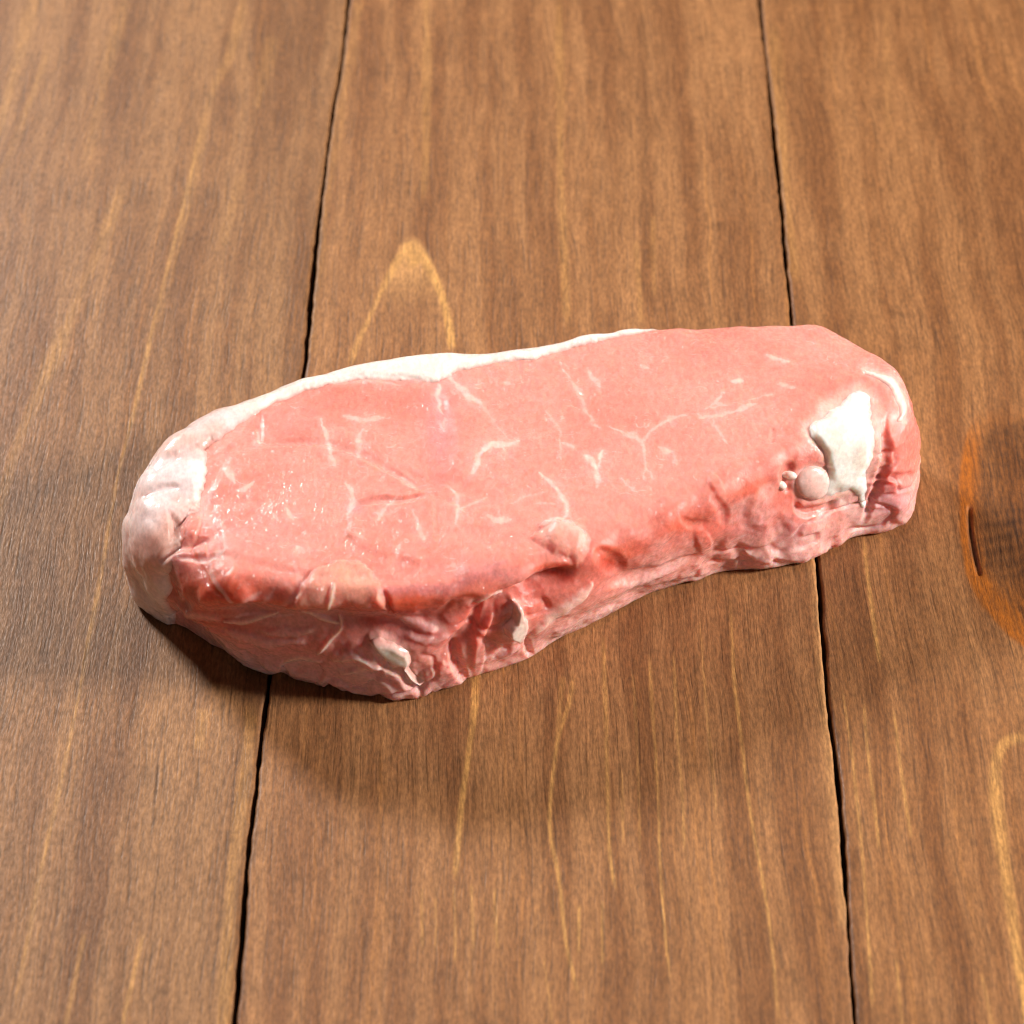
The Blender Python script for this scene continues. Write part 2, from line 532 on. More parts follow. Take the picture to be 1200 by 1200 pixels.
seg = np.linalg.norm(np.roll(ctl, -1, 0)[:, :3] - ctl[:, :3], axis=1)
cum = np.concatenate([[0], np.cumsum(seg)])
sidx = np.linspace(0, cum[-1], NU, endpoint=False)
ctl2 = np.vstack([ctl, ctl[:1]])
C = np.stack([np.interp(sidx, cum, ctl2[:, j]) for j in range(6)], 1)
CT = np.interp(sidx, cum, np.linspace(0, NCTL, 6001))     # control index along the outline
T, B = C[:, :3], C[:, 3:]
tan = np.roll(T, -1, 0) - np.roll(T, 1, 0)
outn = np.stack([-tan[:, 1], tan[:, 0], np.zeros(NU)], 1)
outn /= np.linalg.norm(outn, axis=1, keepdims=True)
for _ in range(350):
    outn = 0.25 * np.roll(outn, 1, 0) + 0.5 * outn + 0.25 * np.roll(outn, -1, 0)
outn /= np.linalg.norm(outn, axis=1, keepdims=True)
# medial line of the cut face
MA, MB_ = at(320, 590, H)[:2], at(915, 450, H)[:2]
md = MB_ - MA
tt = np.clip(((T[:, :2] - MA) @ md) / (md @ md), 0, 1)
for _ in range(400):
    tt = 0.25 * np.roll(tt, 1) + 0.5 * tt + 0.25 * np.roll(tt, -1)
M = np.concatenate([MA + tt[:, None] * md, np.full((NU, 1), H + 0.0006)], 1)
R1, R2 = 0.0038, 0.0022
rings = []
n_top = 150
for t in np.linspace(0.0, 1, n_top, endpoint=False):
    Tin = T - outn * R1
    p = M + (Tin - M) * t
    rings.append(p)
for a in np.linspace(0, math.pi / 2, 22):
    rings.append(T - outn * R1 * (1 - math.sin(a)) + np.array([0, 0, 1]) * (-R1 * (1 - math.cos(a))))
wall_top = T - np.array([0, 0, R1])
wall_bot = B + np.array([0, 0, R2])
for s in np.linspace(0, 1, 92)[1:]:
    rings.append(wall_top + (wall_bot - wall_top) * s + outn * (0.0012 * math.sin(math.pi * s)))
for a in np.linspace(0, math.pi / 2, 8)[1:]:
    rings.append(wall_bot - outn * R2 * (1 - math.cos(a)) - np.array([0, 0, 1]) * R2 * math.sin(a))
cen = np.concatenate([M[:, :2], np.zeros((NU, 1))], 1)
for t in np.linspace(0, 1, 14)[1:]:
    rings.append((B - outn * R2) * (1 - t) + cen * t)
P = np.stack(rings, 1)                               # (NU, NV, 3)
a0, a1 = n_top - 8, n_top + 60
for _ in range(90):                                  # soften the shoulder where rim meets wall
    P[:, a0:a1] = 0.25 * P[:, a0 - 1:a1 - 1] + 0.5 * P[:, a0:a1] + 0.25 * P[:, a0 + 1:a1 + 1]
NV = P.shape[1]
N = grid_normals(P, True)
if N[:, 60, 2].mean() < 0:
    N = -N
N[:, 0] = (0, 0, 1)
shape = (NU, NV)
V = P.reshape(-1, 3).copy()
Nn = N.reshape(-1, 3)
Qpix = measure(V)
front = (np.einsum('ij,ij->i', Nn, CAM - V) > 0)
Qpix[~front] = -5000                                   # features are measured on what the photo shows
ringi = np.tile(np.arange(NV), NU)
I_RIM, I_WALL, I_FOOT = n_top, n_top + 22, n_top + 22 + 91
wallm = sm(ringi, I_RIM + 4, I_WALL + 6) * (1 - sm(ringi, I_FOOT + 2, I_FOOT + 7))
topm = 1 - sm(ringi, I_RIM - 6, I_RIM + 12)
under = sm(ringi, I_FOOT, I_FOOT + 6)
ctv = np.repeat(CT, NV)

# wobble so strokes get ragged edges
Wob = np.stack([fbm(V, 420, 3, 5), fbm(V, 420, 3, 6)], 1)
Qw = Qpix + 2.2 * Wob
Qs = Qpix + 0.9 * Wob
VARY = fbm(V, 330, 2, 21)


def strokes(lst, Q, soft=1.25, vary=0.0, fade=0.0):
    m = np.zeros(len(V))
    for pts, wd, s in lst:
        pp = catmull(pts, max(8, 6 * len(pts)), False) if len(pts) > 2 else np.array(pts, float)
        d, t = line_dist(Q, pp)
        taper = 0.30 + 0.70 * np.sin(np.pi * np.clip(t, 0.02, 0.98)) ** 0.7
        if vary:
            taper = taper * np.clip(1 + vary * VARY, 0.2, 2)
        a = s * (1 - sm(d, 0.15 * wd * taper, 0.55 * wd * taper * soft + 0.6))
        if fade:
            a = a * sm(t, -0.001, fade) * (1 - sm(t, 1 - fade, 1.001))
        m = np.maximum(m, a)
    return m


def blobs(lst, Q):
    m = np.zeros(len(V))
    for x, y, rx, ry, s in lst:
        m = np.maximum(m, s * np.exp(-((Q[:, 0] - x) / rx) ** 2 - ((Q[:, 1] - y) / ry) ** 2))
    return m


# ---- relief
disp = np.zeros(len(V))
disp += topm * (0.0007 * fbm(V, 38, 3, 1) + 0.00018 * fbm(V, 260, 2, 2))
disp += wallm * (0.0015 * fbm(V, (48, 48, 60), 2, 3) + 0.0005 * fbm(V, 170, 2, 13) + 0.00016 * fbm(V, 520, 2, 4))
crease = np.abs(fbm(V, (95, 95, 150), 2, 12))
disp += wallm * 0.0006 * (sm(crease, 0.0, 0.16) - 0.8) * sm(fbm(V, 40, 1, 14), -0.35, 0.25) * sm(Qpix[:, 0], 200, 330)
rimm = np.exp(-((ringi - (I_RIM + 8)) / 26.0) ** 2)
disp += rimm * 0.0011 * fbm(V, 120, 2, 8)
GROOVE = [  # creases and seams (points, width px, depth mm)
 ([(305, 523), (345, 519), (385, 522), (420, 533), (455, 551), (490, 573), (508, 580)], 7, .35),
 ([(408, 604), (420, 592), (445, 587), (475, 588), (505, 581)], 6, .5), ([(305, 485), (304, 505), (306, 522)], 6, .3),
 ([(516, 455), (517, 478), (522, 500), (524, 530), (516, 560)], 14, .5), ([(620, 422), (622, 436)], 8, .3),
 ([(905, 500), (906, 514), (902, 522)], 5, .35), ([(500, 560), (540, 570), (600, 600)], 10, .25),
 ([(215, 702), (260, 722), (320, 735), (380, 738), (440, 742), (500, 735), (540, 722)], 30, 2.2),
 ([(690, 652), (660, 678), (625, 688), (598, 698), (572, 716), (552, 738), (536, 752), (520, 766), (484, 777)], 11, 1.4),
 ([(536, 752), (534, 772), (546, 800)], 9, 1.5), ([(612, 695), (640, 676), (676, 670)], 16, 1.3),
 ([(618, 748), (622, 765), (628, 775)], 6, .8), ([(556, 742), (585, 760), (600, 752)], 6, .7), ([(575, 775), (600, 760)], 5, .6),
 ([(700, 640), (712, 655), (735, 668)], 16, 1.1), ([(693, 690), (740, 672), (790, 662), (830, 650)], 8, .7),
 ([(830, 580), (842, 592), (848, 602), (846, 618)], 8, .5), ([(795, 605), (812, 615), (832, 610)], 7, .45), ([(860, 640), (872, 655), (866, 668)], 14, .6),
 ([(905, 600), (915, 628), (905, 655)], 18, .8), ([(932, 585), (940, 600), (965, 598), (985, 586)], 8, 1.2), ([(930, 540), (920, 556), (926, 580)], 10, 1.0),
 ([(1037, 484), (1040, 520), (1033, 560), (1018, 596), (1008, 618)], 8, 1.4), ([(1040, 556), (1058, 560), (1070, 552)], 8, .9),
 ([(1018, 572), (1045, 566)], 4, .5), ([(1014, 588), (1050, 578)], 4, .5), ([(1012, 602), (1045, 596)], 4, .5),
 ([(190, 660), (200, 645), (222, 636), (250, 632)], 8, .9), ([(184, 664), (200, 690), (228, 714)], 9, 1.2), ([(196, 596), (206, 620), (198, 645), (186, 664)], 9, .5),
 ([(204, 654), (240, 652), (262, 648)], 5, .4), ([(232, 655), (245, 685), (268, 700)], 4, .4), ([(156, 610), (160, 650), (172, 690), (192, 716)], 7, .5), ([(176, 560), (190, 545), (215, 535)], 9, .5), ([(165, 590), (185, 575), (215, 572)], 8, .4),
 ([(448, 690), (452, 710), (460, 728)], 9, 1.2)]
EYE = [(305, 523), (345, 519), (385, 522), (420, 533), (455, 551), (490, 573), (508, 580), (515, 640), (470, 680), (380, 680), (260, 650), (246, 575), (268, 535)]
LOBE = [(408, 606), (420, 592), (445, 587), (475, 588), (507, 581), (545, 596), (540, 640), (500, 665), (430, 650), (405, 630)]
UPPER = [(250, 535), (300, 482), (380, 446), (430, 440), (500, 446), (516, 470), (522, 520), (500, 565), (455, 543), (420, 525), (385, 514), (345, 511), (305, 515)]
for poly, hh in ((EYE, .35), (LOBE, .35), (UPPER, .22)):
    s_ = poly_sd(Qs, poly)
    disp += 0.001 * hh * sm(s_, -2, 7) * (1 - 0.75 * sm(s_, 7, 55)) * topm
for pts, wd, dep in GROOVE:
    disp -= 0.001 * dep * strokes([(pts, wd, 1.0)], Qs, 1.9, fade=0.22)
RIDGE = [
 ([(640, 622), (665, 628), (688, 634)], 24, .9), ([(535, 655), (560, 660), (600, 655)], 22, .5), ([(470, 660), (500, 668)], 20, .3),
 ([(230, 690), (260, 700), (300, 705)], 26, 1.0), ([(560, 728), (575, 735)], 34, 1.1), ([(552, 766), (570, 768)], 26, .8), ([(240, 748), (300, 780), (380, 798), (450, 806), (530, 800)], 16, 1.0),
 ([(640, 722), (680, 702), (740, 682)], 16, .7), ([(700, 722), (780, 690), (850, 668)], 14, .6), ([(870, 590), (895, 600), (900, 625)], 30, .8),
 ([(815, 640), (835, 632)], 20, .5), ([(845, 565), (830, 572)], 16, .5), ([(1048, 585), (1060, 600), (1052, 618)], 18, .8),
 ([(165, 600), (158, 640), (168, 680)], 26, .7), ([(215, 612), (235, 620)], 22, .7), ([(225, 645), (245, 642)], 14, .6), ([(240, 668), (280, 676)], 20, .5)]
for pts, wd, dep in RIDGE:
    disp += 0.001 * dep * strokes([(pts, wd, 1.0)], Qs, 2.2, fade=0.25)
FLAP1 = [(334, 716), (346, 702), (354, 684), (372, 667), (395, 656), (420, 660), (438, 672), (448, 690), (455, 708), (464, 728), (450, 722), (440, 708), (425, 713), (405, 708), (385, 718), (362, 720)]
FLAP2 = [(640, 610), (662, 612), (682, 622), (694, 632), (690, 644), (686, 662), (676, 670), (668, 656), (650, 650), (636, 642), (622, 630)]
MEM1 = [(395, 802), (370, 798), (378, 778), (390, 764), (412, 757), (440, 757), (470, 772), (492, 790), (520, 774), (545, 782), (548, 802), (520, 810), (480, 814), (430, 810)]
MEM2 = [(242, 756), (232, 735), (262, 738), (300, 756), (334, 772), (326, 788), (296, 786), (266, 776)]
SHEETS = []
Qf = Qpix + 6.0 * Wob
for poly, wd, hh in ((FLAP1, 9, 1.2), (FLAP2, 9, .8), (MEM1, 7, .8), (MEM2, 7, .7)):
    s_ = poly_sd(Qf, poly)
    f_ = np.sin(np.clip(s_ / wd, 0, 1) * math.pi / 2) ** 0.8
    disp += 0.001 * hh * f_ * (1 + 0.45 * fbm(V, 130, 2, 140 + len(SHEETS)))
    SHEETS.append(sm(s_, -4, 17))
footm = np.exp(-((ringi - (I_FOOT - 3)) / 13.0) ** 2)
disp += footm * 0.0008 * fbm(V, 150, 3, 160)
FOLDS = [([(240, 746), (290, 768), (350, 786), (400, 796)], 7, .6), ([(255, 736), (310, 752), (365, 757)], 6, .5), ([(300, 742), (345, 748), (372, 744)], 5, .5),
         ([(382, 766), (420, 768), (452, 782), (480, 800)], 6, .6), ([(390, 782), (430, 786), (462, 800)], 5, .5), ([(460, 728), (490, 738), (520, 742)], 7, .6), ([(470, 748), (500, 752), (530, 744)], 6, .5),
         ([(560, 776), (590, 768), (612, 758)], 7, .5), ([(640, 752), (680, 726), (730, 706)], 7, .5), ([(720, 690), (770, 672), (815, 655)], 6, .4), ([(870, 648), (890, 655), (920, 650)], 7, .5),
         ([(215, 712), (240, 722), (262, 728)], 6, .5), ([(205, 690), (215, 705)], 6, .4)]
for st in FOLDS:
    disp += 0.001 * st[2] * strokes([(st[0], st[1], 1.0)], Qpix + 3 * Wob, 1.9, 0.5, 0.2)
STRANDS = [([(626, 742), (650, 718), (672, 700), (690, 682)], 8, .7), ([(396, 732), (398, 744), (384, 756), (372, 766)], 5, .6), ([(262, 730), (285, 734), (310, 730), (322, 728)], 4, .5),
           ([(352, 724), (372, 733), (394, 740)], 4, .5), ([(330, 776), (350, 772), (376, 776)], 4, .4), ([(384, 716), (388, 700), (392, 688)], 4, .4),
           ([(400, 786), (440, 776), (470, 788)], 3, .3), ([(392, 772), (420, 768), (436, 774)], 3, .3), ([(560, 708), (578, 700), (592, 700)], 6, .6)]
for st in STRANDS:
    disp += 0.001 * st[2] * strokes([(st[0], st[1], 1.0)], Qs, 1.6, 0.4)
# rim overhangs the shaded front wall
und = strokes([([(225, 706), (290, 720), (360, 724), (430, 728), (490, 724), (545, 716), (600, 700), (650, 682), (700, 668)], 22, 1.0)], Qs, 2.0, fade=0.1)
disp -= 0.0011 * und
disp += rimm * 0.0009 * fbm(V, 75, 2, 9) * sm(Qpix[:, 1], 520, 600)
LUMP = [(944, 502), (962, 490), (964, 480), (985, 468), (1004, 458), (1020, 464), (1027, 484), (1030, 520), (1028, 545), (1014, 562), (1008, 576), (988, 581), (965, 584), (950, 580), (955, 560), (970, 548), (965, 530), (950, 517)]
SHRED1 = [(433, 754), (445, 752), (462, 757), (478, 764), (481, 774), (478, 780), (486, 790), (496, 797), (492, 802), (478, 794), (470, 780), (458, 776), (448, 770), (440, 762)]
SHRED2 = [(602, 706), (610, 712), (616, 728), (612, 742), (604, 748), (592, 742), (590, 734), (600, 724)]
smooth_m = np.maximum.reduce([sm(poly_sd(Qpix, q_), m_, 3) for q_, m_ in ((LUMP, -6), (SHRED1, -6), (SHRED2, -6))] + [sm(21 - np.hypot(Qpix[:, 0] - 953, Qpix[:, 1] - 566), -6, 4)])
disp *= (1 - under) * (1 - 0.9 * smooth_m)
# the front-left foot lifts off the board
V += Nn * disp[:, None]
lift = blobs([(232, 745, 40, 24, 1.0)], Qpix) * sm(ringi, I_WALL + 40, I_FOOT)
V[:, 2] += 0.0055 * lift
V[:, 2] = np.maximum(V[:, 2], 0.0002)
P = V.reshape(NU, NV, 3)
N2 = grid_normals(P, True)
if N2[:, 60, 2].mean() < 0:
    N2 = -N2
N2[:, 0] = (0, 0, 1)
Nd = N2.reshape(-1, 3)

# ---- tissue masks, some with painted shade and glow
MARB = [
 ([(554, 557), (559, 543), (566, 528), (575, 520)], 6, .9), ([(573, 520), (590, 522), (608, 518)], 5, .85), ([(588, 520), (592, 527)], 3, .6),
 ([(632, 555), (648, 568), (659, 582), (665, 597), (661, 610)], 5, .85), ([(661, 610), (648, 610), (636, 614)], 5, .8),
 ([(686, 533), (698, 546), (701, 560)], 7, .9), ([(706, 527), (702, 545)], 7, .9), ([(700, 556), (700, 572)], 5, .5),
 ([(533, 448), (546, 462), (562, 473)], 5, .8), ([(514, 452), (514, 472), (520, 484)], 4, .75), ([(520, 490), (521, 503)], 4, .5), ([(524, 438), (533, 448)], 5, .6),
 ([(377, 494), (383, 515), (387, 532), (391, 546)], 5, .8), ([(426, 503), (420, 520), (419, 536)], 4.5, .6), ([(404, 489), (425, 492), (448, 489)], 4, .5),
 ([(262, 551), (270, 558), (274, 566)], 7, .8), ([(277, 575), (287, 573), (298, 565)], 5, .7), ([(302, 508), (305, 520)], 4, .7), ([(336, 598), (344, 611)], 4, .7),
 ([(404, 568), (412, 578), (414, 588), (406, 602)], 4.5, .7), ([(463, 582), (452, 598), (444, 612)], 4.5, .65), ([(440, 603), (448, 607)], 3, .5),
 ([(529, 572), (536, 588), (537, 602), (534, 617)], 5, .7), ([(536, 600), (555, 592), (570, 582)], 3, .45), ([(572, 606), (585, 611), (600, 609)], 4.5, .65), ([(484, 602), (491, 620), (497, 635)], 5, .5),
 ([(690, 434), (704, 451)], 3.5, .55), ([(660, 432), (676, 455), (690, 486), (702, 500)], 2.6, .45), ([(715, 500), (732, 508), (750, 516), (756, 540), (754, 560)], 3, .5),
 ([(752, 516), (772, 498), (786, 490), (802, 487)], 3, .5), ([(783, 492), (788, 488)], 7, .6), ([(820, 490), (852, 486), (886, 474)], 4, .55), ([(836, 492), (843, 508), (852, 520)], 3, .5),
 ([(772, 524), (788, 530)], 4.5, .65), ([(786, 528), (794, 545)], 2.6, .4), ([(900, 417), (912, 422), (924, 425)], 3.5, .6), ([(858, 449), (870, 448)], 4, .7), ([(846, 462), (838, 474), (828, 480)], 3.5, .5),
 ([(838, 474), (850, 476)], 3, .4), ([(752, 428), (760, 432)], 6, .5), ([(660, 518), (672, 524)], 4, .55), ([(735, 505), (745, 508)], 4, .5), ([(756, 546), (764, 562)], 3, .5),
 ([(640, 480), (655, 505), (658, 540)], 2.2, .35), ([(560, 470), (600, 520)], 2, .25), ([(590, 448), (598, 450)], 4, .4), ([(910, 452), (930, 456)], 2.6, .4), ([(880, 470), (905, 462)], 2.4, .3),
 ([(390, 452), (430, 447), (470, 452)], 3, .3), ([(470, 560), (485, 572)], 3, .45), ([(630, 590), (650, 592)], 2.2, .35), ([(600, 590), (640, 575)], 2.2, .3), ([(348, 640), (356, 648)], 5, .5),
 ([(318, 600), (326, 612)], 2.4, .35), ([(300, 600), (312, 590)], 2.2, .3), ([(730, 560), (742, 575)], 2.5, .35), ([(470, 640), (466, 655)], 3, .4), ([(415, 625), (428, 636)], 3, .35),
 ([(1012, 432), (1034, 440), (1048, 452), (1056, 472), (1058, 492)], 11, .8), ([(1040, 445), (1052, 448)], 8, .6)]
fat = 0.92 * strokes(MARB, Qpix + 3.2 * Wob, 1.6, 0.9) * (0.72 + 0.28 * fbm(V, 900, 2, 19))
halo = strokes([(p, 3.2 * wd, 0.28 * st) for p, wd, st in MARB], Qpix + 5.0 * Wob, 2.0, 0.6)
# random fine flecks of intramuscular fat
fn = fbm(V, (330, 330, 330), 2, 40)
fl2 = topm * sm(np.abs(fbm(V, (260, 420, 260), 2, 44)), 0.035, 0.0) * sm(fn, 0.05, 0.4) * 0.38
fat = np.maximum(fat, fl2)
PALE = [  # thin pale skin / fat sheets
 ([(640, 616), (662, 620), (688, 632)], 14, .5), ([(625, 742), (655, 715), (690, 684)], 9, .75), ([(622, 745), (625, 775)], 12, .6), ([(560, 706), (580, 700), (592, 702)], 9, .5),
 ([(340, 733), (310, 731), (275, 728)], 4, .6), ([(352, 725), (385, 737), (392, 742)], 4, .6), ([(400, 735), (385, 755), (372, 765)], 5, .55), ([(335, 775), (372, 776)], 6, .5),
 ([(245, 655), (250, 680), (272, 703)], 4, .6), ([(204, 650), (240, 652), (262, 645)], 6, .6), ([(275, 720), (285, 708), (305, 695)], 6, .4), ([(320, 690), (312, 705), (300, 712)], 4, .4),
 ([(380, 790), (440, 770), (480, 785)], 3, .4), ([(400, 780), (440, 778)], 3, .4), ([(500, 736), (520, 740), (525, 748)], 6, .5), ([(470, 735), (490, 742)], 4, .4),
 ([(958, 628), (964, 610), (975, 600)], 10, .7), ([(985, 590), (1000, 600), (1012, 610), (1000, 628)], 22, .75), ([(1010, 585), (1006, 620)], 9, .7), ([(250, 570), (236, 600), (262, 620)], 14, .5),
 ([(860, 635), (875, 628)], 3, .5), ([(720, 682), (760, 676), (800, 655)], 5, .3), ([(345, 660), (350, 690), (330, 712)], 6, .3)]
pale = strokes(PALE, Qw, 1.8)
pale = np.maximum(pale, wallm * 0.35 * sm(fbm(V, (60, 60, 160), 3, 50), 0.12, 0.5))
pale = np.maximum(pale, wallm * 0.65 * sm(ringi, I_WALL + 40, I_FOOT - 8) * (0.55 + 0.6 * fbm(V, 70, 2, 51)))
RED_SHADE = [(300, 725, 75, 16, .9), (480, 715, 42, 16, .9), (420, 735, 60, 14, .9), (655, 678, 30, 12, .9), (715, 662, 24, 12, .9), (270, 700, 50, 14, .6), (600, 690, 40, 14, .5), (820, 612, 40, 14, .45),
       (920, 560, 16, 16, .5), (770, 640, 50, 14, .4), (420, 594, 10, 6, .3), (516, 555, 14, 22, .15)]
red_shade = blobs(RED_SHADE, Qpix)  # deep red flesh plus painted shade in hollows and under the rim
red_shade = np.maximum(red_shade, 0.42 * wallm * (1 - sm(ringi, I_WALL + 20, I_WALL + 60)))
PURP = [(515, 500, 18, 60, .5), (415, 598, 14, 9, .4), (560, 672, 50, 10, .35), (1040, 592, 32, 26, .75), (300, 770, 60, 20, .45), (930, 625, 22, 18, .5), (480, 745, 40, 20, .3),
        (880, 625, 30, 22, .3), (500, 440, 30, 8, .5), (200, 650, 16, 22, .4), (330, 500, 40, 22, .12), (300, 620, 60, 30, .15)]
purp = blobs(PURP, Qpix)
LILAC_EDGE = strokes([([(430, 694), (470, 692), (530, 688), (570, 668), (590, 662)], 10, .4)], Qw, 1.6)
purp = np.maximum(purp, LILAC_EDGE)

lean_a, lean_b = srgb(236, 160, 146), srgb(226, 132, 117)
nz = 0.5 + 0.5 * fbm(V, 45, 3, 70)
nz2 = 0.5 + 0.5 * fbm(V, (900, 500, 700), 2, 71)
colr = lean_a * nz[:, None] + lean_b * (1 - nz)[:, None]
colr = colr * (0.93 + 0.14 * nz2)[:, None]


def over(c, m, col):
    m = np.clip(m, 0, 1)[:, None]
    return c * (1 - m) + np.asarray(col) * m


darker_top = blobs([(400, 470, 110, 30, .55), (345, 505, 60, 25, .4), (290, 560, 40, 40, .3), (520, 520, 30, 50, .3)], Qpix)
colr = over(colr, darker_top * topm, srgb(217, 112, 94))
colr = over(colr, red_shade, srgb(190, 54, 32))
rim_glow = blobs([(270, 690, 60, 16, .75), (480, 705, 45, 14, .8), (330, 700, 30, 14, .5), (560, 690, 40, 14, .55), (640, 665, 40, 12, .6), (720, 645, 40, 14, .6), (800, 612, 50, 16, .55), (880, 570, 40, 16, .5), (425, 705, 20, 10, .4)], Qpix)  # backlit orange glow of the front rim, painted into the tint
colr = over(colr, rim_glow * (1 - SHEETS[0] * .6), srgb(220, 92, 56))
colr = over(colr, purp, srgb(210, 142, 148))
colr = over(colr, np.maximum(pale, halo), srgb(237, 190, 182))
for f_, cc, a_ in zip(SHEETS, (srgb(241, 180, 154), srgb(243, 186, 166), srgb(228, 172, 168), srgb(214, 158, 158)), (.7, .55, .7, .65)):  # first flap tinted warmer to paint in the light glowing through it
    colr = over(colr, f_ * a_ * (0.75 + 0.4 * fbm(V, 130, 3, 145)), cc)
colr = over(colr, strokes([(a, b * 1.1, .8) for a, b, c in STRANDS], Qs, 1.5, 0.4), srgb(238, 190, 176))
colr = over(colr, strokes([(a, b, .45) for a, b, c in FOLDS], Qpix + 3 * Wob, 1.6, 0.6, 0.2), srgb(232, 182, 178))
colr = over(colr, fat, srgb(248, 218, 206))
embed = np.maximum.reduce([a_ * sm(poly_sd(Qpix + 4 * Wob, q_), -m_, 3) for q_, m_, a_ in ((LUMP, 16, .75), (SHRED1, 9, .6), (SHRED2, 9, .6))]
                          + [.6 * sm(21 - np.hypot(Qpix[:, 0] - 953, Qpix[:, 1] - 566), -8, 3)])
colr = over(colr, embed * (0.85 + 0.3 * VARY), srgb(244, 206, 194))


def tissue_material(name, sss, radius, rough, bump, spec=0.5, coat=0.35, speck=1.0):
    k = NT(name)
    tc = k.n('ShaderNodeTexCoord').outputs['Object']
    tint = k.attr('tint').outputs['Color']
    n1 = k.noise(1, tc, 3, 0.6, (1300, 700, 1200))
    n2 = k.noise(1, tc, 2, 0.5, (520, 520, 520))
    n3 = k.noise(1, tc, 2, 0.5, (1250, 1000, 1250))
    n4 = k.noise(1, tc, 2, 0.5, (120, 120, 120))
    f = k.ramp(n1, 0.25, 0.75, 0.87, 1.13)
    cmb = k.n('ShaderNodeCombineColor')
    for i in range(3):
        k.l(f, cmb.inputs[i])
    col = k.mix(1.0, tint, cmb.outputs[0], 'MULTIPLY')
    k.l(col, k.bsdf.inputs['Base Color'])
    b = k.bsdf
    b.subsurface_method = 'RANDOM_WALK'
    b.inputs['Subsurface Weight'].default_value = sss
    b.inputs['Subsurface Radius'].default_value = radius
    k.l(k.attr('depth').outputs['Fac'], b.inputs['Subsurface Scale'])
    b.inputs['IOR'].default_value = 1.38
    b.inputs['Specular IOR Level'].default_value = spec
    k.l(k.ramp(n2, 0.3, 0.7, rough - 0.08, rough + 0.14), b.inputs['Roughness'])
    b.inputs['Coat Weight'].default_value = coat
    b.inputs['Coat Roughness'].default_value = 0.10
    b.inputs['Coat IOR'].default_value = 1.36
    # flesh below stays soft; the wet film on top carries the fine sparkle
    h = k.math('ADD', k.math('MULTIPLY', n2, 0.7), k.math('MULTIPLY', n1, 0.15))
    bp = k.n('ShaderNodeBump')
    bp.inputs['Strength'].default_value = bump * 0.45
    bp.inputs['Distance'].default_value = 0.0006
    k.l(h, bp.inputs['Height'])
    k.l(bp.outputs[0], b.inputs['Normal'])
    pits = k.math('MULTIPLY', n3, k.ramp(n4, 0.36, 0.56, 0.4, 1.0))
    h2 = k.math('ADD', k.math('MULTIPLY', n2, 0.5), k.math('MULTIPLY', pits, 0.75 * speck))
    bp2 = k.n('ShaderNodeBump')
    bp2.inputs['Strength'].default_value = min(1.0, bump * 1.3)
    bp2.inputs['Distance'].default_value = 0.0011
    k.l(h2, bp2.inputs['Height'])
    k.l(bp2.outputs[0], b.inputs['Coat Normal'])
    return k.m


lean_mat = tissue_material('raw_lean_pork', 0.95, (0.0090, 0.0024, 0.0012), 0.46, 0.75, spec=0.35, coat=0.85)
fat_mat = tissue_material('pork_fat', 0.9, (0.0030, 0.0021, 0.0017), 0.38, 0.30, coat=0.8, speck=0.3)
skin_mat = tissue_material('silver_skin', 0.9, (0.0026, 0.0013, 0.0010), 0.30, 0.18, coat=1.0, speck=0.2)

chop = bpy.data.objects.new('pork_chop', None)
COL.objects.link(chop)
chop['label'] = 'raw pink boneless pork chop with white fat edge lying on brown planks'
chop['category'] = 'pork chop'

iu = np.arange(NU)[:, None]
iv = np.arange(NV - 1)[None]
ju = (iu + 1) % NU
QF = np.stack([iu * NV + iv, iu * NV + iv + 1, ju * NV + iv + 1, ju * NV + iv], -1).reshape(-1, 4)
# orient outward
c0, c1, c2 = V[QF[60, 0]], V[QF[60, 1]], V[QF[60, 2]]
if np.cross(c1 - c0, c2 - c0)[2] < 0:
    QF = QF[:, ::-1]
NEAR = np.full(len(V), -100.0)                 # how close the fat pieces come, px
WEAR = []


# ---- sheets and lumps lying on the meat: closed shells grown from its surface
def shell(name, inside, height, mat, tint, sink=0.0035, label=None, parent=None, margin=-3.0):
    """inside: signed distance (positive inside) per vertex; height: metres above the meat"""
    global NEAR
    NEAR = np.maximum(NEAR, inside)
    keepv = inside > margin
    fk = keepv[QF].all(1)
    F0 = QF[fk]
    used = np.unique(F0)
    if not len(used):
        return None
    re = np.full(len(V), -1)
    re[used] = np.arange(len(used))
    F0 = re[F0]
    up = V[used] + Nd[used] * height[used][:, None]
    dn = V[used] - Nd[used] * sink
    up[:, 2] = np.maximum(up[:, 2], 0.0002)
    dn[:, 2] = np.maximum(dn[:, 2], 0.0001)
    n = len(used)
    e = np.concatenate([F0[:, [0, 1]], F0[:, [1, 2]], F0[:, [2, 3]], F0[:, [3, 0]]])
    key = np.sort(e, 1)
    kk = key[:, 0].astype(np.int64) * n + key[:, 1]
    _, inv, cnt = np.unique(kk, return_inverse=True, return_counts=True)
    be = e[cnt[inv] == 1]
    side = np.stack([be[:, 1], be[:, 0], be[:, 0] + n, be[:, 1] + n], 1)
    FF = np.vstack([F0, F0[:, ::-1] + n, side])
    VV = np.vstack([up, dn])
    cc = np.vstack([tint[used], tint[used]])
    o = mesh_obj(name, VV, FF, mat, parent or chop, colors=cc, floats={'depth': np.tile(0.08 + 0.92 * sm(inside[used], 2, 16), 2)})
    if label:
        o['label'] = label
    return o


def dome(inside, width, h, p=0.5):
    """height profile: rises from just below the meat to h within `width` px of the edge"""
    x = np.clip((inside + 1.5) / width, 0, 1)
    return -0.00035 + (h + 0.00035) * np.sin(x * math.pi / 2) ** (2 * p)


def tintf(a, b, scale, seed):
    z = sm(fbm(V, scale, 3, seed), -0.5, 0.5)[:, None]
    return np.asarray(a) * z + np.asarray(b) * (1 - z)


